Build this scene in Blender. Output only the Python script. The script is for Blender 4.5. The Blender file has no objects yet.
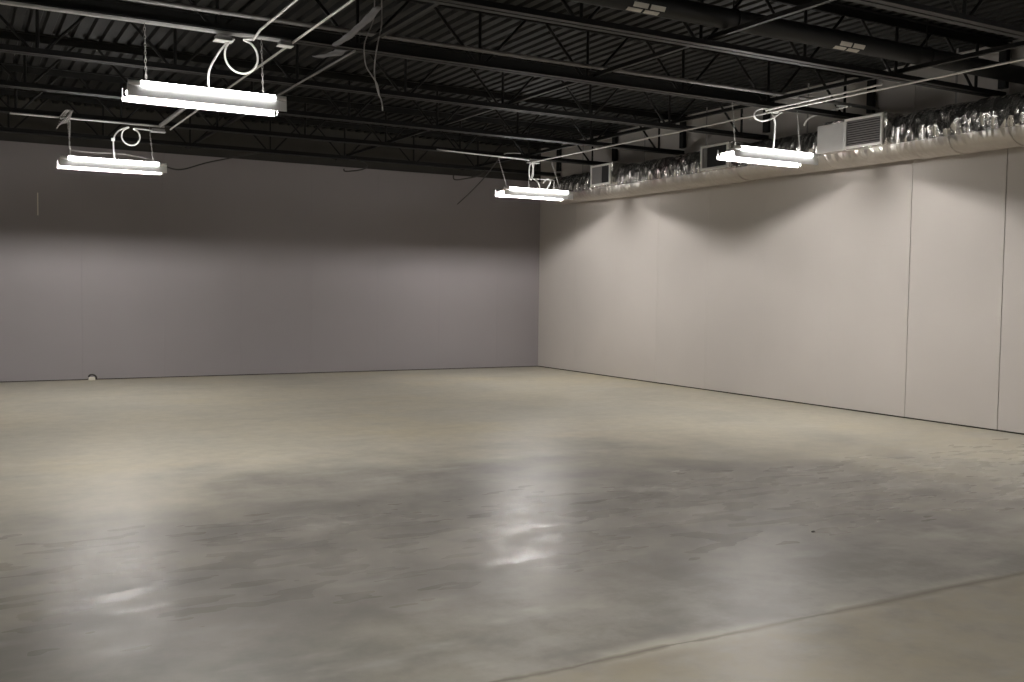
import bpy, math, random
from mathutils import Vector, Matrix
random.seed(7)
C = bpy.context.scene.collection
PI = math.pi

# ------------------------------------------------------------------ helpers
class MB:
    """collects boxes, tubes and sheets and links them as ONE mesh object"""
    def __init__(self): self.v = []; self.f = []; self.sm = []
    def add(self, vs, fs, smooth=False):
        n = len(self.v); self.v += [tuple(p) for p in vs]
        self.f += [tuple(i + n for i in f) for f in fs]; self.sm += [smooth] * len(fs)
        return self
    def box(self, x0, x1, y0, y1, z0, z1):
        vs = [(x, y, z) for x in (x0, x1) for y in (y0, y1) for z in (z0, z1)]
        return self.add(vs, [(0,1,3,2), (4,6,7,5), (0,4,5,1), (2,3,7,6), (0,2,6,4), (1,5,7,3)])
    def frame_box(self, c, ax, ay, az):
        c, ax, ay, az = map(Vector, (c, ax, ay, az))
        vs = [c + ax*i + ay*j + az*k for i in (-1,1) for j in (-1,1) for k in (-1,1)]
        return self.add(vs, [(0,1,3,2), (4,6,7,5), (0,4,5,1), (2,3,7,6), (0,2,6,4), (1,5,7,3)])
    def tube(self, pts, r, n=8, cap=True):
        pts = [Vector(p) for p in pts]; rings = []; up = None
        for i, p in enumerate(pts):
            t = (pts[min(i+1, len(pts)-1)] - pts[max(i-1, 0)]).normalized()
            if up is None: up = Vector((0,0,1)) if abs(t.z) < .9 else Vector((0,1,0))
            s = t.cross(up).normalized(); u = s.cross(t).normalized(); up = u
            rr = r[i] if isinstance(r, (list, tuple)) else r
            rings.append([p + (s*math.cos(2*PI*k/n) + u*math.sin(2*PI*k/n))*rr for k in range(n)])
        vs = [q for g in rings for q in g]; fs = []
        for i in range(len(rings)-1):
            for k in range(n):
                a, b = i*n+k, i*n+(k+1)%n
                fs.append((a, b, b+n, a+n))
        self.add(vs, fs, True)
        if cap:
            m = len(rings)-1
            self.add(rings[0], [tuple(range(n))[::-1]]); self.add(rings[m], [tuple(range(n))])
        return self
    def torus(self, c, ax, R, r, n=10, m=6):
        c = Vector(c); ax = Vector(ax).normalized()
        a = ax.orthogonal().normalized(); b = ax.cross(a); vs = []; fs = []
        for i in range(n):
            d = a*math.cos(2*PI*i/n) + b*math.sin(2*PI*i/n)
            for k in range(m):
                vs.append(c + d*(R + r*math.cos(2*PI*k/m)) + ax*r*math.sin(2*PI*k/m))
        for i in range(n):
            for k in range(m):
                fs.append((i*m+k, ((i+1)%n)*m+k, ((i+1)%n)*m+(k+1)%m, i*m+(k+1)%m))
        return self.add(vs, fs, True)
    def extrude(self, prof, axis, a, b):
        """closed 2D profile swept along an axis ('x': prof=(y,z); 'y': prof=(x,z))"""
        def P(q, t): return (t, q[0], q[1]) if axis == 'x' else (q[0], t, q[1])
        n = len(prof); vs = [P(q, a) for q in prof] + [P(q, b) for q in prof]
        fs = [(i, (i+1)%n, (i+1)%n+n, i+n) for i in range(n)]
        fs += [tuple(range(n))[::-1], tuple(range(n, 2*n))]
        return self.add(vs, fs)
    def build(self, name, m, parent=None, loc=(0,0,0), bevel=0):
        me = bpy.data.meshes.new(name); me.from_pydata(self.v, [], self.f)
        me.polygons.foreach_set('use_smooth', self.sm); me.materials.append(m); me.update()
        import bmesh
        bm = bmesh.new(); bm.from_mesh(me); bmesh.ops.recalc_face_normals(bm, faces=bm.faces); bm.to_mesh(me); bm.free()
        o = bpy.data.objects.new(name, me); C.objects.link(o); o.location = loc
        if parent: o.parent = parent
        if bevel:
            b = o.modifiers.new('bevel', 'BEVEL'); b.width = bevel; b.segments = 2; b.limit_method = 'ANGLE'
        return o

def tag(o, label, cat, group=None):
    o['label'] = label; o['category'] = cat
    if group: o['group'] = group
    return o
def thing(name, label, cat, loc=(0,0,0), group=None):
    o = bpy.data.objects.new(name, None); C.objects.link(o); o.location = loc; o.empty_display_size = .1
    return tag(o, label, cat, group)
def struct(o): o['kind'] = 'structure'; return o
def dup(root, loc, label):
    r = root.copy(); C.objects.link(r); r.location = loc; r['label'] = label
    for ch in list(root.children):
        c = ch.copy(); C.objects.link(c); c.parent = r
        for g in list(ch.children):
            d = g.copy(); C.objects.link(d); d.parent = c
    return r
def spline(pts, k=8, closed=False):
    pts = [Vector(p) for p in pts]; out = []; n = len(pts)
    for i in range(n-1):
        p0, p1, p2, p3 = pts[max(i-1,0)], pts[i], pts[i+1], pts[min(i+2,n-1)]
        for j in range(k):
            t = j/k
            out.append(.5*((2*p1) + (p2-p0)*t + (2*p0-5*p1+4*p2-p3)*t*t + (3*p1-p0-3*p2+p3)*t**3))
    return out + [pts[-1]]

# ------------------------------------------------------------------ materials
def mat(name, col, rough=.6, metal=0., spec=.5, bump=None, var=0., vscale=3.):
    m = bpy.data.materials.new(name); m.use_nodes = True; nt = m.node_tree; N = nt.nodes; L = nt.links
    b = N['Principled BSDF']; b.inputs['Base Color'].default_value = (*col, 1)
    b.inputs['Roughness'].default_value = rough; b.inputs['Metallic'].default_value = metal
    b.inputs['Specular IOR Level'].default_value = spec
    tc = N.new('ShaderNodeTexCoord')
    if var:
        nz = N.new('ShaderNodeTexNoise'); nz.inputs['Scale'].default_value = vscale; nz.inputs['Detail'].default_value = 4
        L.new(tc.outputs['Object'], nz.inputs['Vector'])
        mx = N.new('ShaderNodeMix'); mx.data_type = 'RGBA'
        mx.inputs['A'].default_value = (*[c*(1-var) for c in col], 1); mx.inputs['B'].default_value = (*[min(1, c*(1+var)) for c in col], 1)
        L.new(nz.outputs['Fac'], mx.inputs['Factor']); L.new(mx.outputs['Result'], b.inputs['Base Color'])
    if bump:
        nz = N.new('ShaderNodeTexNoise'); nz.inputs['Scale'].default_value = bump[0]; nz.inputs['Detail'].default_value = 5
        L.new(tc.outputs['Object'], nz.inputs['Vector'])
        bp = N.new('ShaderNodeBump'); bp.inputs['Strength'].default_value = bump[1]; bp.inputs['Distance'].default_value = bump[2]
        L.new(nz.outputs['Fac'], bp.inputs['Height']); L.new(bp.outputs['Normal'], b.inputs['Normal'])
    return m
def emit(name, col, s):
    m = bpy.data.materials.new(name); m.use_nodes = True; b = m.node_tree.nodes['Principled BSDF']
    b.inputs['Base Color'].default_value = (.8,.8,.8,1); b.inputs['Emission Color'].default_value = (*col, 1)
    b.inputs['Emission Strength'].default_value = s
    return m

def concrete():
    m = bpy.data.materials.new('polished_concrete'); m.use_nodes = True; nt = m.node_tree; N = nt.nodes; L = nt.links
    b = N['Principled BSDF']; tc = N.new('ShaderNodeTexCoord')
    def noise(scale, detail=4, rough=.55, vec=None, dist=0.):
        n = N.new('ShaderNodeTexNoise'); n.inputs['Scale'].default_value = scale; n.inputs['Detail'].default_value = detail
        n.inputs['Roughness'].default_value = rough; n.inputs['Distortion'].default_value = dist
        L.new(vec or tc.outputs['Object'], n.inputs['Vector']); return n.outputs['Fac']
    def math_(op, a, c, clamp=False):
        n = N.new('ShaderNodeMath'); n.operation = op; n.use_clamp = clamp
        for i, q in enumerate((a, c)):
            if q is None: continue
            if isinstance(q, (int, float)): n.inputs[i].default_value = q
            else: L.new(q, n.inputs[i])
        return n.outputs[0]
    def ramp(fac, a, c):
        n = N.new('ShaderNodeMapRange'); n.interpolation_type = 'SMOOTHSTEP'
        n.inputs['From Min'].default_value = a; n.inputs['From Max'].default_value = c
        L.new(fac, n.inputs['Value']); return n.outputs['Result']
    def mix(fac, a, c):
        n = N.new('ShaderNodeMix'); n.data_type = 'RGBA'
        if isinstance(fac, float): n.inputs['Factor'].default_value = fac
        else: L.new(fac, n.inputs['Factor'])
        for k, q in (('A', a), ('B', c)):
            if isinstance(q, tuple): n.inputs[k].default_value = (*q, 1)
            else: L.new(q, n.inputs[k])
        return n.outputs['Result']
    sep = N.new('ShaderNodeSeparateXYZ'); L.new(tc.outputs['Object'], sep.inputs[0]); X, Y = sep.outputs[0], sep.outputs[1]
    # big grey area toward the front of the slab, ragged outline
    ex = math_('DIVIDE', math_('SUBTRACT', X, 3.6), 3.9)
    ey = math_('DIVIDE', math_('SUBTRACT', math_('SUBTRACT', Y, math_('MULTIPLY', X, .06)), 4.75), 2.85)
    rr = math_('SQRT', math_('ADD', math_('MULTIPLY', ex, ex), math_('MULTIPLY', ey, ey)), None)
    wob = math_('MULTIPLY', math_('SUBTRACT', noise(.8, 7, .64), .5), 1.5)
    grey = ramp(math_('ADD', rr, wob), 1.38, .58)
    patches = ramp(noise(.45, 5, .55, dist=.6), .36, .68)
    fine = noise(7, 8, .7)
    yellow = ramp(noise(.33, 5, .6), .5, .68)
    col = mix(patches, (.485, .447, .357), (.415, .394, .331))
    col = mix(math_('MULTIPLY', yellow, .55), col, (.53, .462, .312))
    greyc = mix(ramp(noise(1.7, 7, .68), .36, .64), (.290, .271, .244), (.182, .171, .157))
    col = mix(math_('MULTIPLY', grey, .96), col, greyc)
    dimleft = math_('MULTIPLY', ramp(X, 2.4, .4), ramp(Y, 5.6, 4.4))  # dimmer light at the near left, painted as darker slab colour
    col = mix(math_('MULTIPLY', dimleft, math_('MULTIPLY', ramp(noise(.9, 5), .25, .55), .8)), col, (.13, .122, .108))
    # light scuffs and dark trowel marks drawn out along the width of the room
    mp = N.new('ShaderNodeMapping'); mp.inputs['Scale'].default_value = (1.1, 2.2, 1); L.new(tc.outputs['Object'], mp.inputs['Vector'])
    scuff = ramp(noise(1.1, 4, .55, mp.outputs[0]), .52, .70)
    dark = ramp(noise(.85, 4, .56, mp.outputs[0], .5), .50, .72)
    col = mix(math_('MULTIPLY', scuff, .30), col, (.52, .50, .45))
    col = mix(math_('MULTIPLY', dark, .17), col, (.19, .18, .16))
    col = mix(math_('MULTIPLY', ramp(fine, .3, .7), .28), col, (.24, .23, .20))
    # saw-cut joint across the slab with crumbled edges
    yj = math_('ADD', 3.2, math_('MULTIPLY', math_('SUBTRACT', noise(2.2, 4), .5), .07))
    dj = math_('ABSOLUTE', math_('SUBTRACT', Y, yj), None)
    chip = ramp(noise(2.6, 5, .6), .38, .62)
    wide = math_('ADD', math_('ADD', .008, math_('MULTIPLY', ramp(X, 3.0, 4.2), .022)), math_('MULTIPLY', chip, .03))
    cut = math_('SUBTRACT', 1., math_('DIVIDE', dj, wide), True)
    lip = ramp(dj, .13, .03)
    col = mix(math_('MULTIPLY', lip, math_('MULTIPLY', ramp(noise(1.3, 5), .45, .62), .5)), col, (.52, .48, .40))
    col = mix(math_('MULTIPLY', cut, .8), col, (.12, .105, .085))
    front = ramp(Y, 3.24, 3.12)
    col = mix(math_('MULTIPLY', front, math_('ADD', .2, math_('MULTIPLY', ramp(noise(3.2, 7, .68), .3, .7), .6))), col, (.30, .262, .195))
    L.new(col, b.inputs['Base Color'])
    # polish worn unevenly: small glossier flakes in a mostly matt skin
    mg = N.new('ShaderNodeMapping'); mg.inputs['Scale'].default_value = (1., 2.6, 1); L.new(tc.outputs['Object'], mg.inputs['Vector'])
    gl = ramp(noise(2.6, 2, .45, mg.outputs[0]), .25, .85)
    gl = math_('MULTIPLY', gl, math_('MULTIPLY', ramp(Y, 3.6, 4.6), ramp(Y, 7.2, 5.8)))
    r = math_('SUBTRACT', .37, math_('MULTIPLY', gl, .20))
    L.new(r, b.inputs['Roughness']); b.inputs['Specular IOR Level'].default_value = .05
    bp = N.new('ShaderNodeBump'); bp.inputs['Strength'].default_value = .06; bp.inputs['Distance'].default_value = .010
    hgt = math_('SUBTRACT', math_('ADD', math_('MULTIPLY', noise(1.8, 3, .5, mp.outputs[0]), .8), math_('MULTIPLY', fine, .05)), math_('MULTIPLY', cut, .4))
    L.new(hgt, bp.inputs['Height']); L.new(bp.outputs['Normal'], b.inputs['Normal'])
    return m

def foil():
    m = bpy.data.materials.new('crinkled_foil'); m.use_nodes = True; nt = m.node_tree; N = nt.nodes; L = nt.links
    b = N['Principled BSDF']; b.inputs['Metallic'].default_value = .92; b.inputs['Roughness'].default_value = .24
    tc = N.new('ShaderNodeTexCoord')
    n1 = N.new('ShaderNodeTexNoise'); n1.inputs['Scale'].default_value = 1.6; n1.inputs['Detail'].default_value = 3
    L.new(tc.outputs['Object'], n1.inputs['Vector'])
    mr = N.new('ShaderNodeMapRange'); mr.inputs['From Min'].default_value = .60; mr.inputs['From Max'].default_value = .68; L.new(n1.outputs['Fac'], mr.inputs['Value'])
    n3 = N.new('ShaderNodeTexNoise'); n3.inputs['Scale'].default_value = 22; L.new(tc.outputs['Object'], n3.inputs['Vector'])
    mu = N.new('ShaderNodeMath'); mu.operation = 'MULTIPLY'; L.new(mr.outputs[0], mu.inputs[0]); L.new(n3.outputs['Fac'], mu.inputs[1])
    mx = N.new('ShaderNodeMix'); mx.data_type = 'RGBA'; mx.inputs['A'].default_value = (.74, .72, .69, 1); mx.inputs['B'].default_value = (.55, .34, .35, 1)
    L.new(mu.outputs[0], mx.inputs['Factor']); L.new(mx.outputs['Result'], b.inputs['Base Color'])
    v = N.new('ShaderNodeTexVoronoi'); mp = N.new('ShaderNodeMapping'); mp.inputs['Scale'].default_value = (.8, 2.2, .8); L.new(tc.outputs['Object'], mp.inputs['Vector'])
    v.inputs['Scale'].default_value = 6.5; L.new(mp.outputs[0], v.inputs['Vector'])
    n2 = N.new('ShaderNodeTexNoise'); n2.inputs['Scale'].default_value = 5; n2.inputs['Detail'].default_value = 4; L.new(mp.outputs[0], n2.inputs['Vector'])
    ad = N.new('ShaderNodeMath'); L.new(v.outputs['Distance'], ad.inputs[0]); L.new(n2.outputs['Fac'], ad.inputs[1])
    bp = N.new('ShaderNodeBump'); bp.inputs['Strength'].default_value = .9; bp.inputs['Distance'].default_value = .07
    sz = N.new('ShaderNodeSeparateXYZ'); L.new(tc.outputs['Object'], sz.inputs[0])
    def low(lo, hi):        # smoother, duller and tan along the underside
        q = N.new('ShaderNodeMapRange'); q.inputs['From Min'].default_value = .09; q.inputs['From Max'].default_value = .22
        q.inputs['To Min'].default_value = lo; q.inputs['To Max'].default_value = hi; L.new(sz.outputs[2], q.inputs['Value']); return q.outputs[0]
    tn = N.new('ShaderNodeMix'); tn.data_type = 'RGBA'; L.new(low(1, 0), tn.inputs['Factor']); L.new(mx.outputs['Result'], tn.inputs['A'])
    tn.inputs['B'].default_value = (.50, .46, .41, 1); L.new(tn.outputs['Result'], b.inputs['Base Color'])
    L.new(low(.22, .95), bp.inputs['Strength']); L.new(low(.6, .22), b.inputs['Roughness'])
    L.new(ad.outputs[0], bp.inputs['Height']); L.new(bp.outputs['Normal'], b.inputs['Normal'])
    return m

M = dict(
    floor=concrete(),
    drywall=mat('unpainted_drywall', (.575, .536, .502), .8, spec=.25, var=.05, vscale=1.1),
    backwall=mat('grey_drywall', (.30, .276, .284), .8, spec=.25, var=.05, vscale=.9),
    upper=mat('grey_block', (.07, .066, .06), .85, spec=.2, var=.2, vscale=2.5),
    gap=mat('dark_gap', (.05, .043, .036), .9, spec=.1),
    deck=mat('black_painted_deck', (.0155, .0152, .0143), .65, spec=.22, var=.25, vscale=2),
    steel=mat('black_painted_steel', (.013, .0126, .012), .55, spec=.28, var=.3, vscale=6),
    pipe=mat('black_pipe', (.013, .0128, .0125), .55, spec=.35),
    conduit=mat('galvanised_conduit', (.72, .70, .67), .42, metal=.25),
    strut=mat('galvanised_strut', (.76, .75, .73), .42, metal=.25),
    greycond=mat('grey_conduit', (.22, .21, .20), .45, metal=.2),
    cable=mat('pale_cable', (.84, .82, .79), .45),
    darkcable=mat('dark_cable', (.05, .047, .043), .6),
    wire=mat('dull_wire', (.30, .285, .27), .5),
    white=mat('white_enamel', (.80, .80, .79), .4),
    lamp=emit('fluorescent_tube', (1, .965, .93), 585),
    lampup=emit('upper_tube', (1, .985, .96), 32),
    holder=mat('lamp_holder', (.82, .81, .80), .5),
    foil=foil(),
    regframe=mat('register_frame', (.76, .74, .70), .45, metal=.1),
    slat=mat('register_louver', (.20, .19, .185), .5),
    inside=mat('register_inside', (.02, .02, .02), .9),
    boot=mat('smooth_foil', (.82, .80, .77), .42, metal=.45, bump=(7, .35, .02)),
    tape=mat('foil_tape', (.70, .68, .64), .35, metal=.8),
    sheet=mat('grey_plastic', (.13, .13, .142), .45),
    tagpale=mat('pale_label', (.62, .59, .53), .6),
    scrap=mat('scrap_pale', (.72, .68, .58), .7),
    dirt=mat('dark_scrap', (.035, .03, .028), .8),
)

# ------------------------------------------------------------------ the room
XL, XR, YF, YB, ZD = -7.0, 10.0, -5.0, 16.66, 4.27
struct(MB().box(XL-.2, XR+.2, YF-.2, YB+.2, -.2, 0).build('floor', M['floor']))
# fluted steel roof deck: ribs run from front to back
prof = []; x = XL-.2; pitch = .152
while x < XR+.2:
    prof += [(x, ZD), (x+.034, ZD), (x+.052, ZD-.040), (x+.134, ZD-.040), (x+pitch, ZD)]; x += pitch
prof += [(x, ZD+.08), (XL-.2, ZD+.08)]
clean = [p for i, p in enumerate(prof) if i == 0 or p != prof[i-1]]
mb = MB(); n = len(clean)-2
vs = [(p[0], YF-.2, p[1]) for p in clean[:n]] + [(p[0], YB+.2, p[1]) for p in clean[:n]]
mb.add(vs, [(i, i+1, i+1+n, i+n) for i in range(n-1)])
mb.box(XL-.2, XR+.2, YF-.2, YB+.2, ZD+.01, ZD+.12)
struct(mb.build('ceiling', M['deck']))

SH = 1.22
def sheets(edges, z0, z1, gaps):
    return [(a+gaps.get(round(a, 2), .0015), b-gaps.get(round(b, 2), .0015)) for a, b in zip(edges, edges[1:])]
# right wall: gypsum sheets with open joints over a dark gap
ye = [6.82+SH*i for i in range(-10, 9)]; ye = [y for y in ye if YF < y < YB-.3]; ye = [YF]+ye+[YB]
big = {6.82: .0055, 8.04: .0045, 5.6: .005, 9.26: .0005, 10.48: .0004, 11.7: .0012, 12.92: .0018, 15.36: .0013, 14.14: .0005}
mb = MB()
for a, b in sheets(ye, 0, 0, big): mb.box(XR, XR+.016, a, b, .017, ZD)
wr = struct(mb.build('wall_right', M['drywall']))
struct(MB().box(XR+.016, XR+.15, YF-.2, YB+.2, 0, ZD).build('trim_1', M['gap']))
# back wall: sheets to 3.60 m, then recessed grey block above
xe = [1.75+SH*i for i in range(-8, 8)]; xe = [q for q in xe if XL < q < XR-.3]; xe = [XL]+xe+[XR+.016]
mb = MB()
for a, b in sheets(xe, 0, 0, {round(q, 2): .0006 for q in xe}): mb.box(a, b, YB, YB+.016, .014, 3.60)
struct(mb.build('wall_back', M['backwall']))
struct(MB().box(XL-.2, XR+.2, YB+.016, YB+.15, 0, 3.60).build('trim_2', M['gap']))
struct(MB().box(XL-.2, XR+.2, YB+.06, YB+.2, 3.60, ZD+.05).build('wall_back_upper', M['upper']))
struct(MB().box(XL-.15, XL, YF-.2, YB+.2, 0, ZD).build('wall_left', M['upper']))
struct(MB().box(XL-.2, XR+.2, YF-.15, YF, 0, ZD).build('wall_front', M['upper']))

# ------------------------------------------------------------------ roof joists (run across the room)
ZB, ZT = 3.63, 4.228            # underside of bottom chord, top of top chord
JX0, JX1 = XL+.05, XR-.03
def make_joist(name, label):
    t = thing(name, label, 'roof joist', (0, 0, ZB), 'steel joists under the roof deck')
    bc = MB(); tc = MB()
    for q in (-1, 1):
        a, b = sorted((q*.010, q*.070)); c, d = sorted((q*.010, q*.018))
        bc.box(JX0, JX1, a, b, 0, .008); bc.box(JX0, JX1, c, d, .008, .062)
        tc.box(JX0, JX1, a, b, ZT-ZB-.008, ZT-ZB); tc.box(JX0, JX1, c, d, ZT-ZB-.085, ZT-ZB-.008)
    bc.build('bottom_chord', M['steel'], t); tc.build('top_chord', M['steel'], t)
    sp = 1.25; x = 1.98-sp*7; zt = ZT-ZB-.02
    while x < JX1:
        if x > JX0: MB().tube([(x, 0, .01), (x, 0, zt)], .017, 6).build('web_vertical', M['steel'], t)
        for s in (-1, 1):
            xt = x+s*.56
            if JX0 < xt < JX1 and JX0 < x < JX1:
                MB().tube([(x+s*.03, 0, .015), (xt, 0, zt)], .0155, 6).build('web_diagonal', M['steel'], t)
        x += sp
    MB().box(JX1-.06, JX1, -.045, .045, .10, zt).build('bearing_seat', M['steel'], t)
    return t
j0 = make_joist('roof_joist', 'black open-web roof joist nearest the camera, crossing the top right corner'); j0.location = (0, 5.18, ZB)
for y, dx, lab in [
    (6.86, .2, 'black open-web roof joist right behind the thick black pipe'),
    (8.64, .2, 'black open-web roof joist just above the two nearer lights, pale strut clamped under it'),
    (10.45, 0, 'black open-web roof joist fourth from the back wall, crossing behind the nearer lights'),
    (12.28, .13, 'black open-web roof joist third from the back wall'),
    (14.10, .13, 'black open-web roof joist second from the back wall, above the two farther lights'),
    (15.90, .13, 'black open-web roof joist closest to the back wall')]:
    dup(j0, (0, y, ZB), lab)

# bridging angles run front to back on top of the bottom chords
def bridging(x, y0, y1, label):
    m = MB().box(x-.02, x+.02, y0, y1, ZB+.063, ZB+.068).box(x-.0025, x+.0025, y0, y1, ZB+.068, ZB+.108)
    tag(m.build('bridging_angle', M['steel']), label, 'steel angle', 'bridging across the joists')
bridging(8.27, 4.6, YB-.03, 'black bridging angle over the joists, beside the duct on the right')
bridging(5.82, 4.6, YB-.03, 'black bridging angle over the joists, in the middle of the roof')
bridging(3.32, 4.6, YB-.03, 'black bridging angle over the joists, beside the hanging wires')

# thick black pipe in front of the second joist
pt = thing('roof_pipe', 'thick black pipe running under the roof deck with pale label patches', 'pipe', (0, 6.64, 3.83))
MB().tube([(JX0, 0, 0), (XR-.005, 0, 0)], .088, 28).build('pipe_body', M['pipe'], pt)
for x in (0.9, 3.4, 5.9, 8.4):
    MB().torus((x, 0, 0), (1,0,0), .092, .008, 24, 6).tube([(x, 0, .093), (x, 0, ZD-3.83-.01)], .007, 6).build('pipe_hanger', M['steel'], pt)
def patch(x0, x1, a0, a1):
    m = MB(); vs = []; k = 6
    for i in range(k+1):
        a = math.radians(a0+(a1-a0)*i/k)
        for x in (x0, x1):
            for r in (.0886, .0912): vs.append((x, -math.cos(a)*r, -math.sin(a)*r))
    fs = []
    for i in range(k):
        b = i*4
        fs += [(b, b+4, b+6, b+2), (b+1, b+3, b+7, b+5), (b, b+1, b+5, b+4), (b+2, b+6, b+7, b+3)]
    fs += [(0, 2, 3, 1), (k*4, k*4+1, k*4+3, k*4+2)]
    m.add(vs, fs)
    o = m.build('label_patch', M['tagpale'], pt); o['label'] = 'pale label patch'
for x0 in (4.79, 7.13):
    for d in (0, .17):
        patch(x0+d, x0+d+.145, 20, 46)
        patch(x0+d-.04, x0+d+.105, 54, 80)

# conduit strapped along the third joist
ct = thing('strapped_conduit', 'grey conduit strapped along the joist above the two nearer lights', 'conduit', (0, 8.572, 3.775))
MB().tube([(JX0, 0, 0), (XR-.005, 0, 0)], .021, 10).build('conduit_run', M['greycond'], ct)
for x in [1.98+1.25*i for i in range(-2, 7)]:
    MB().torus((x, 0, 0), (1,0,0), .024, .004, 12, 5).box(x-.01, x+.01, .02, .06, -.004, .004).build('conduit_strap', M['greycond'], ct)

# ------------------------------------------------------------------ light fixtures
FL = 1.28
def make_fixture(label):
    t = thing('strip_light', label, 'light fixture', (0,0,0), 'hanging fluorescent strip lights')
    h = FL/2
    # origin: underside centre.  two side plates and a pan above the lower lamps, open below
    for q in (-1, 1):
        m = MB(); x0 = -h if q < 0 else -h+.055
        m.extrude([(q*.145, 0), (q*.148, 0), (q*.143, .086), (q*.140, .086)], 'x', x0, h if q < 0 else h-.02)
        if q > 0: m.box(-h, x0, .143, .146, 0, .042)
        m.build('side_plate', M['white'], t)
    MB().box(-h+.02, h-.05, -.139, .139, .070, .074).build('reflector', M['white'], t)
    MB().box(-h+.07, h-.04, -.05, .05, .074, .112).build('housing', M['white'], t, bevel=.004)
    for q in (-1, 1):
        m = MB(); x0, x1 = (h-.004, h) if q > 0 else (-h, -h+.004)
        m.box(x0, x1, -.139, .139, 0, .008) if q < 0 else None; m.box(x0, x1, -.139, -.127, .010, .105); m.box(x0, x1, .127, .139, .010, .105)
        m.build('end_bracket', M['white'], t)
    for y in (0,):
        MB().tube([(-h+.012, y, .048), (h-.065, y, .048)], .014, 12).build('lamp', M['lamp'], t)
        for q in (-1, 1):
            xq = -h+.03 if q < 0 else h-.055
            MB().box(xq-.010, xq+.010, y-.010, y+.010, .0615, .071).build('lamp_holder', M['holder'], t)
    for y in (-.138,):
        MB().tube([(-h+.10, y, .109), (h-.10, y, .109)], .022, 12).build('upper_lamp', M['lampup'], t)
        for q in (-1, 1):
            MB().tube([(q*(h-.10), y, .109), (q*(h-.006), y, .109)], .020, 12).build('lamp_socket', M['holder'], t)
    return t
def chain(x, y0, z0, y1, z1, parent):
    m = MB(); n = int((z1-z0)/.032)
    for i in range(n):
        f = (i+.5)/n; c = (x, y0+(y1-y0)*f, z0+(z1-z0)*f)
        q = Vector(c); ax = (1,0,0) if i % 2 else (0,1,0)
        w = Vector((0,1,0)) if i % 2 else Vector((1,0,0))
        ring = [q + w*(.007*math.cos(a)) + Vector((0,0,1))*(.021*math.sin(a)) for a in [2*PI*k/8 for k in range(9)]]
        m.tube(ring, .0028, 4, cap=False)
    return m.build('chain', M['wire'], parent)
f0 = make_fixture('lit strip light at upper left, hanging nearest the camera')
pos = [(1.865, 8.54, 2.97), (8.165, 8.54, 2.98), (1.825, 13.74, 2.95), (8.14, 13.74, 2.965)]
labs = ['lit strip light at upper left, larger and higher in view than the other left one',
        'lit strip light at right, hanging in front of the foil duct',
        'small lit strip light at far left, near the back wall',
        'small lit strip light hanging before the room corner']
# lamps of the same grid behind and beside the camera's view
extra = [(1.85, 3.30, 2.97), (8.15, 3.30, 2.97), (-4.4, 8.54, 2.97), (-4.4, 13.74, 2.97)]
elabs = ['lit strip light outside the view, nearest row, middle column',
         'lit strip light outside the view, nearest row, right column',
         'lit strip light outside the view, middle row, left column',
         'lit strip light outside the view, back row, left column']
fx = []
for i, (p, l) in enumerate(zip(pos+extra, labs+elabs)):
    if i == 0: f0.location = p; f0['label'] = l; fx.append(f0)
    else: fx.append(dup(f0, p, l))
for i, f in enumerate(fx):
    x, y, z = f.location; yh = {8.54: 8.61, 13.74: 14.06}.get(round(y, 2), y)
    zt = ZB-.01 if i not in (0, 2) else ZB-.024
    if round(y, 2) == 3.3: zt = ZD-.06
    for dx in ((-.475, .48) if i == 0 else (-.50, .50)):
        chain(dx, 0, .112, yh-y, zt-z, f)

# ------------------------------------------------------------------ struts, conduits, boxes and cables near the lights
def run(name, pts, r, m, label, cat, group=None, k=1, n=8):
    p = spline(pts, k) if k > 1 else pts
    return tag(MB().tube(p, r, n).build(name, m), label, cat, group)
def strut(x0, x1, y, label):
    z1 = ZB-.002
    m = MB().box(x0, x1, y-.021, y-.018, z1-.024, z1).box(x0, x1, y+.018, y+.021, z1-.024, z1).box(x0, x1, y-.021, y+.021, z1-.003, z1)
    m.box(x0, x1, y-.018, y-.012, z1-.024, z1-.021).box(x0, x1, y+.012, y+.018, z1-.024, z1-.021)
    tag(m.build('strut_channel', M['strut']), label, 'strut channel', 'strut channels under the joists')
strut(.20, 2.60, 8.61, 'pale strut channel under the joist above the upper left light')
run('conduit', [(.66, 14.07, ZB-.012), (2.52, 14.07, ZB-.012)], .0115, M['conduit'], 'pale conduit under the joist along the top of the far left light', 'conduit', 'conduits above the lights')

G = 'conduits running front to back'
zc = ZB-.0103
run('conduit', [(2.27, 2.5, zc), (2.27, 8.35, zc), (2.26, 8.55, zc-.045)], .0106, M['conduit'], 'pale conduit ending at the strut above the upper left light', 'conduit', G)
run('conduit', [(2.63, 2.5, zc), (2.63, 13.98, zc), (2.6, 14.08, zc-.03)], .0106, M['conduit'], 'pale conduit passing behind the upper left light toward the far left light', 'conduit', G)
run('conduit', [(8.09, 6.9, ZB-.055), (8.07, 8.5, ZB-.07), (8.20, 8.62, ZB-.06)], .0115, M['conduit'], 'pale conduit over the duct ending above the right light', 'conduit', G)
run('conduit', [(8.17, 2.5, ZB-.08), (8.17, 13.9, ZB-.08), (8.25, 14.05, ZB-.05)], .0115, M['conduit'], 'long pale conduit linking the right light to the light before the corner', 'conduit', G)
run('conduit', [(3.20, 8.62, zc), (3.20, 12.32, zc)], .0106, M['greycond'], 'short grey conduit beside the hanging wires', 'conduit', G)
run('conduit', [(2.46, 11.2, zc), (2.46, 14.0, zc)], .028, M['greycond'], 'wider grey conduit behind the upper left light', 'conduit', G)

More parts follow.
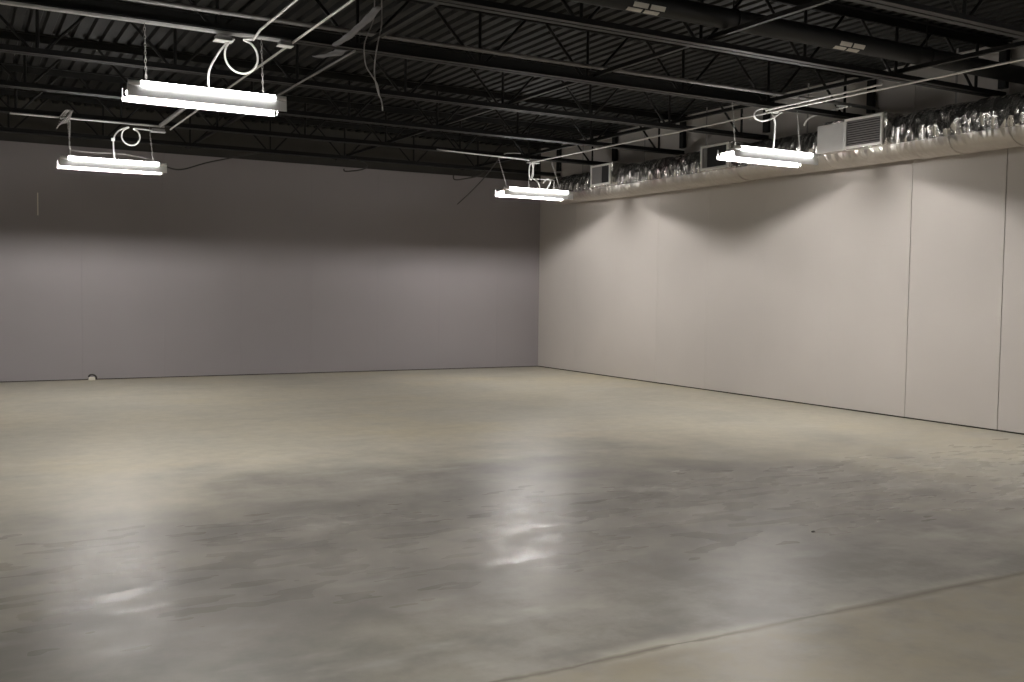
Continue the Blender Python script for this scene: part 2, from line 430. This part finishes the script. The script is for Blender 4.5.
def jbox(c, w, h, d, label, mname='strut'):
    x, y, z = c; t = thing('junction_box', label, 'junction box', c, 'junction boxes above the lights')
    MB().box(-w/2, w/2, -d/2, d/2, 0, h).build('box_body', M['greycond'], t, bevel=.004)
    MB().box(-w/2-.01, w/2+.01, -d/2-.006, d/2+.006, -.008, 0).build('cover', M[mname], t)
    return t
jbox((2.02, 8.60, ZB-.085), .13, .039, .09, 'junction box under the strut above the upper left light')
jbox((2.55, 8.60, ZB-.0565), .11, .030, .08, 'small junction box at the right end of the near strut')
jbox((2.44, 14.07, ZB-.085), .16, .038, .09, 'junction box under the far strut above the far left light')
jbox((8.30, 14.07, ZB-.06), .18, .058, .09, 'junction box above the light before the corner')
jbox((8.36, 8.62, ZB-.05), .10, .049, .08, 'junction box above the light in front of the duct')

def whip(pts, r, label, k=10):
    t = thing('flexible_cable', label, 'cable', pts[0], 'coiled feed cables of the lights')
    o = Vector(pts[0]); p = [Vector(q)-o for q in spline(pts, k)]
    MB().tube(p, r, 7).build('cable_run', M['cable'], t)
    return t
def ring(cx, cy, cz, rx, rz, a0, a1, n, dy=0):
    return [(cx+rx*math.cos(math.radians(a0+(a1-a0)*i/n)), cy+dy*i/n, cz+rz*math.sin(math.radians(a0+(a1-a0)*i/n))) for i in range(n+1)]
w1 = whip([(1.895, 8.57, 3.12), (1.90, 8.59, 3.27), (1.97, 8.60, 3.42), (2.055, 8.59, 3.535)] + ring(2.17, 8.575, 3.435, .142, .146, 118, 440, 12, .03) + [(2.26, 8.59, 3.585)], .0095, 'pale coiled cable feeding the upper left light')
w2 = whip([(1.855, 13.80, 3.10), (1.86, 13.95, 3.36), (1.92, 14.0, 3.49), (2.03, 14.0, 3.555)] + ring(2.085, 14.0, 3.445, .115, .115, 105, 430, 12, .03) + [(2.24, 14.03, 3.555), (2.40, 14.04, 3.545)], .0105, 'pale coiled cable feeding the far left light')
c = MB().box(-.022, .022, -.02, .02, -.02, .02).build('connector', M['white'], w2, loc=(-.005, .10, .27), bevel=.004); c['label'] = 'white connector'
w4 = whip([(8.255, 8.56, 3.13), (8.29, 8.58, 3.35), (8.285, 8.58, 3.47), (8.20, 8.57, 3.575), (8.06, 8.56, 3.585), (7.95, 8.555, 3.53), (7.96, 8.55, 3.465), (8.07, 8.545, 3.445), (8.22, 8.55, 3.49), (8.37, 8.57, 3.575)], .0105, 'pale looped cable feeding the right light in front of the duct')
w3 = whip([(8.285, 13.80, 3.115), (8.28, 13.9, 3.25)] + ring(8.225, 13.99, 3.42, .035, .13, -60, 300, 12, .03) + [(8.29, 14.03, 3.565)], .011, 'pale narrow cable coil feeding the light before the corner')
run('flexible_cable', [(6.55, 14.04, 3.64), (7.1, 14.03, 3.625), (7.7, 14.02, 3.612), (8.1, 14.03, 3.605), (8.22, 14.05, 3.60)], .011, M['cable'], 'pale cable running left along the joist from the box before the corner', 'cable', k=6)
run('flexible_cable', [(7.55, 13.7, 3.61), (7.72, 13.9, 3.66), (7.9, 14.02, 3.69), (8.05, 14.05, 3.70)], .007, M['wire'], 'thin grey cable looping over the joist before the corner', 'cable', k=6)
run('flexible_cable', [(8.40, 13.82, 3.1), (8.46, 13.86, 3.17), (8.53, 13.9, 3.26), (8.50, 13.95, 3.31), (8.42, 13.95, 3.24)], .012, M['cable'], 'short pale cable tuft on top of the light before the corner', 'cable', k=6)
mb = MB().tube([(8.03, 13.74, 3.11), (8.03, 13.74, 3.27), (8.5, 13.74, 3.27), (8.5, 13.74, 3.11)], .007, 6)
tag(mb.build('mounting_bail', M['wire']), 'thin wire bail on top of the light before the corner', 'bracket')
run('hanging_wire', [(1.35, 14.04, 3.585), (1.345, 14.03, 3.42), (1.34, 14.02, 3.25), (1.42, 14.02, 3.205), (1.65, 14.02, 3.20), (1.95, 14.02, 3.205), (2.2, 14.0, 3.18), (2.46, 13.85, 3.10)], .006, M['wire'], 'thin drooping wire over the far left light', 'wire', k=8)
run('hanging_wire', [(2.47, 13.86, 3.07), (2.8, 14.4, 3.10), (3.3, 15.0, 3.30), (3.9, 15.6, 3.50), (4.3, 15.85, 3.62)], .010, M['darkcable'], 'dark cable sagging from the far left light up to the last joist', 'wire', k=8)
run('hanging_wire', [(3.25, 8.27, 4.2), (3.25, 8.28, 3.95), (3.25, 8.3, 3.83), (3.19, 8.3, 3.68), (3.165, 8.3, 3.58), (3.18, 8.3, 3.43), (3.24, 8.3, 3.34), (3.29, 8.3, 3.27), (3.31, 8.3, 3.18)], .006, M['wire'], 'left one of two loose grey wires dangling from the roof', 'wire', k=6)
run('hanging_wire', [(3.33, 8.31, 4.2), (3.325, 8.3, 4.0), (3.325, 8.3, 3.79), (3.285, 8.3, 3.60), (3.265, 8.31, 3.40), (3.29, 8.31, 3.24), (3.335, 8.31, 3.13), (3.345, 8.31, 3.05)], .0065, M['wire'], 'right one of two loose grey wires dangling lowest from the roof', 'wire', k=6)
run('hanging_wire', [(7.70, 14.06, 3.64), (7.9, 15.0, 3.40), (8.08, 15.9, 3.22), (8.19, 16.63, 3.07)], .008, M['darkcable'], 'thin dark cable slanting down to the back wall near the corner', 'wire', k=4)
run('hanging_wire', [(5.9, 15.85, 3.64), (6.1, 15.83, 3.55), (6.0, 15.8, 3.47), (5.72, 15.8, 3.42), (5.68, 15.8, 3.46)], .012, M['darkcable'], 'dark cable end curling below the last joist, left of the middle', 'wire', k=6)
run('hanging_wire', [(8.35, 15.85, 3.64), (8.2, 15.8, 3.52), (7.9, 15.8, 3.44), (7.72, 15.8, 3.42), (7.70, 15.8, 3.50)], .012, M['darkcable'], 'dark cable end curling below the last joist, beside the room corner', 'wire', k=6)
run('hanging_wire', [(9.3, 9.12, 3.585), (9.3, 9.05, 3.66), (9.3, 8.86, 3.69), (9.3, 8.5, 3.715), (9.31, 8.45, 3.72), (9.33, 8.62, 3.76)], .011, M['cable'], 'pale cable end rising off the foil duct behind the right light', 'wire', k=6)
m = MB()
for i in range(5):
    a = random.random()
    m.tube(spline([(1.22+.03*i, 14.03, 3.60+.01*i), (1.30+.02*i, 13.99, 3.70+.02*a), (1.36, 13.98, 3.68-.03*a), (1.24+.02*i, 14.0, 3.55), (1.19+.01*i, 14.0, 3.47+.03*i)], 5), .008, 5)
tag(m.build('cable_bundle', M['wire']), 'small tangle of grey cable tied to the far strut at far left', 'cable')

def torn_strip(pts, w, label):
    p = spline(pts, 6); m = MB(); vs = []; fs = []; n = len(p)
    for i, q in enumerate(p):
        ww = w*(.92+.08*math.sin(i*1.7)) * (.35 if i in (0, n-1) else 1)
        for s_, dz in ((-1, 0), (1, .006*math.sin(i*.9))):
            for t in (0, .003): vs.append((q.x+s_*ww/2, q.y, q.z+dz+t))
    for i in range(n-1):
        b = i*4; fs += [(b, b+4, b+6, b+2), (b+1, b+3, b+7, b+5), (b, b+1, b+5, b+4), (b+2, b+6, b+7, b+3)]
    e = (n-1)*4; fs += [(0, 2, 3, 1), (e, e+1, e+3, e+2)]
    m.add(vs, fs, True)
    tag(m.build('plastic_strip', M['sheet']), label, 'strip', 'torn grey strips in the roof')
torn_strip([(3.03, 7.62, 3.745), (3.02, 7.9, 3.69), (3.0, 8.25, 3.64), (2.97, 8.52, 3.61)], .08, 'longer torn grey strip drooping in front of the joist by the hanging wires')
torn_strip([(3.10, 8.66, 3.622), (3.05, 8.8, 3.60), (2.97, 9.02, 3.61)], .13, 'shorter torn grey strip caught under the joist by the hanging wires')

# ------------------------------------------------------------------ foil-wrapped duct along the right wall
DX, DZ, DR = 9.63, 3.305, .265
dt = thing('foil_duct', 'foil wrapped air duct with three registers along the top of the right wall', 'duct', (DX, 4.5, 3.0))
def wrap(name, y0, y1, r0, r1, crink, m, pleat=0., dz=0.):
    nu, nv = 56, max(4, int((y1-y0)/.035)); vs = []; rnd = random.Random(int(y0*100))
    ph = [rnd.uniform(0, 6.3) for _ in range(12)]; fr = [rnd.uniform(6, 26) for _ in range(12)]
    jit = [[rnd.uniform(-1, 1) for _ in range(nu)] for _ in range(nv+1)]
    for j in range(nv+1):
        y = y0+(y1-y0)*j/nv; r = r0+(r1-r0)*j/nv
        for i in range(nu):
            a = 2*PI*i/nu; d = 0
            for k in range(6): d += math.sin(fr[k]*y + (k % 4)*a + ph[k])*math.sin((k+2)*a+ph[k+6])
            top = max(0, math.sin(a))*.6+.4
            rr = r + crink*(d*.35 + jit[j][i]*.5)*top*(1 if math.sin(a) > -.25 else .5) + pleat*math.sin(y*2*PI/.075+.6*math.sin(a*3))
            # slightly boxy section
            c, s = math.cos(a), math.sin(a); q = (abs(c)**3+abs(s)**3)**(-1/3)
            q = 1+(q-1)*.55
            vs.append((c*rr*q, y-4.5, s*rr*q + DZ-3.0 + dz))
    fs = [(j*nu+i, j*nu+(i+1) % nu, (j+1)*nu+(i+1) % nu, (j+1)*nu+i) for j in range(nv) for i in range(nu)]
    mb = MB().add(vs, fs, True); mb.add(vs[:nu], [tuple(range(nu))]); mb.add(vs[-nu:], [tuple(range(nu))])
    return mb.build(name, m, dt)
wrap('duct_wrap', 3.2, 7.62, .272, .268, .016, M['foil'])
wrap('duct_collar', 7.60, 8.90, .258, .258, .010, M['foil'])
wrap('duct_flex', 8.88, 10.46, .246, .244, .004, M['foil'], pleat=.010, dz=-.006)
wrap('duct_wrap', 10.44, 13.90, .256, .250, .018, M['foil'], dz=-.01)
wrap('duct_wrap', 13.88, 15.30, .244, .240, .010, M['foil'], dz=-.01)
for y, r in ((7.58, .272), (7.10, .274), (6.38, .276), (8.86, .260), (12.2, .259), (15.26, .245)):
    wrap('tape_band', y, y+.045, r, r, .004, M['foil'], dz=-.008 if y > 9 else 0)
XF = 9.30                                   # register faces
def register(y0, y1, z0, z1, louvers, yb0, yb1):
    X = lambda v: v-DX
    MB().box(X(XF+.012), X(9.62), yb0-4.5, yb1-4.5, z0-.012-3.0, z1+.012-3.0).build('plenum_box', M['foil'], dt, bevel=.012)
    if louvers:
        MB().box(X(XF+.004), X(XF+.30), y1+.02-4.5, yb1+.10-4.5, z0-.005-3.0, z1-.02-3.0).build('boot_panel', M['boot'], dt, bevel=.01)
    m = MB(); w = .029
    for (a, b, c, d) in ((y0, y1, z1-w, z1), (y0, y1, z0, z0+w), (y0, y0+w, z0+w, z1-w), (y1-w, y1, z0+w, z1-w)):
        m.box(X(XF-.014), X(XF+.013), a-4.5, b-4.5, c-3.0, d-3.0)
    r = m.build('register', M['regframe'], dt)
    MB().box(X(XF+.004), X(XF+.0125), y0+w-4.5, y1-w-4.5, z0+w-3.0, z1-w-3.0).build('register_opening', M['inside'], r)
    if louvers:
        n = 11; h = (z1-z0-2*w)/n
        for i in range(n):
            zc = z0+w+h*(i+.5)-3.0
            MB().frame_box((X(XF-.004), (y0+y1)/2-4.5, zc), (.008, 0, -.006), (0, (y1-y0)/2-w, 0), (.0006, 0, .0008)).build('louver', M['slat'], r)
    else:
        ym = (y0+y1)/2
        MB().box(X(XF-.002), X(XF+.004), (ym-.03 if y0 > 12 else y1-w-.10)-4.5, y1-w-4.5, z0+w-3.0, z1-w-3.0).build('damper_blade', M['slat'], r)
register(7.90, 8.46, 3.21, 3.565, True, 7.86, 8.80)
register(10.50, 11.07, 3.215, 3.555, False, 10.44, 11.12)
register(13.30, 13.86, 3.23, 3.565, False, 13.26, 13.92)
for y in (5.6, 7.3, 9.5, 11.5, 13.0, 14.8):
    m = MB(); k = []
    m.box(.12, .125, y-.0125-4.5, y+.0125-4.5, DZ+.25-3.0, ZD-.045-3.0)
    m.build('hanger_strap', M['wire'], dt)

# ------------------------------------------------------------------ small things
t = thing('small_scrap', 'small pale scrap with a dark top at the foot of the back wall', 'scrap', (1.87, 16.55, 0))
MB().add([(-.06,-.035,0), (.05,-.04,0), (.055,.03,0), (-.05,.035,0), (-.045,-.02,.05), (.04,-.025,.055), (.04,.02,.05), (-.035,.022,.055)],
         [(0,1,2,3), (4,5,6,7), (0,1,5,4), (1,2,6,5), (2,3,7,6), (3,0,4,7)]).build('scrap_body', M['scrap'], t, bevel=.01)
MB().tube(spline([(-.045, 0, .058), (-.02, -.01, .088), (.03, 0, .085), (.065, .0, .05), (.062, -.01, .012)], 6), .013, 6).build('dark_strip', M['dirt'], t)
m = MB().add([(-.013,-.009,0), (.014,-.006,0), (.008,.010,0), (-.009,.009,0), (-.007,-.004,.006), (.008,-.002,.010), (.004,.006,.007), (-.004,.004,.009)],
             [(0,1,2,3), (4,5,6,7), (0,1,5,4), (1,2,6,5), (2,3,7,6), (3,0,4,7)])
tag(m.build('debris_chip', M['dirt'], loc=(4.63, 4.37, 0)), 'tiny dark chip lying alone on the open floor at right', 'debris')
m = MB().box(1.138, 1.152, YB-.004, YB-.0005, 2.52, 2.86)
tag(m.build('wall_strap', M['scrap']), 'thin pale vertical strip high on the back wall at far left', 'strip')

# ------------------------------------------------------------------ camera, world, view
cam = bpy.data.cameras.new('camera'); co = bpy.data.objects.new('camera', cam); C.objects.link(co)
R = [[0.87095491, -0.01288102, 0.49119408], [-0.4911814, -0.04999525, 0.86962136], [0.01335576, -0.99866639, -0.04987052]]
mw = Matrix(((R[0][0], -R[0][1], -R[0][2], 0), (R[1][0], -R[1][1], -R[1][2], 0), (R[2][0], -R[2][1], -R[2][2], 1.465), (0,0,0,1)))
co.matrix_world = mw
cam.sensor_width = 36; cam.lens = 991.46/1024*36; cam.clip_start = .05; cam.clip_end = 100
S = bpy.context.scene; S.camera = co
w = bpy.data.worlds.new('world'); S.world = w; w.use_nodes = True
w.node_tree.nodes['Background'].inputs['Color'].default_value = (0, 0, 0, 1)
S.view_settings.view_transform = 'Standard'; S.view_settings.look = 'None'
S.view_settings.exposure = 0.0; S.view_settings.gamma = 1; S.view_settings.use_curve_mapping = False
S.cycles.max_bounces = 8; S.cycles.diffuse_bounces = 5; S.cycles.sample_clamp_indirect = 6
S.cycles.use_denoising = True
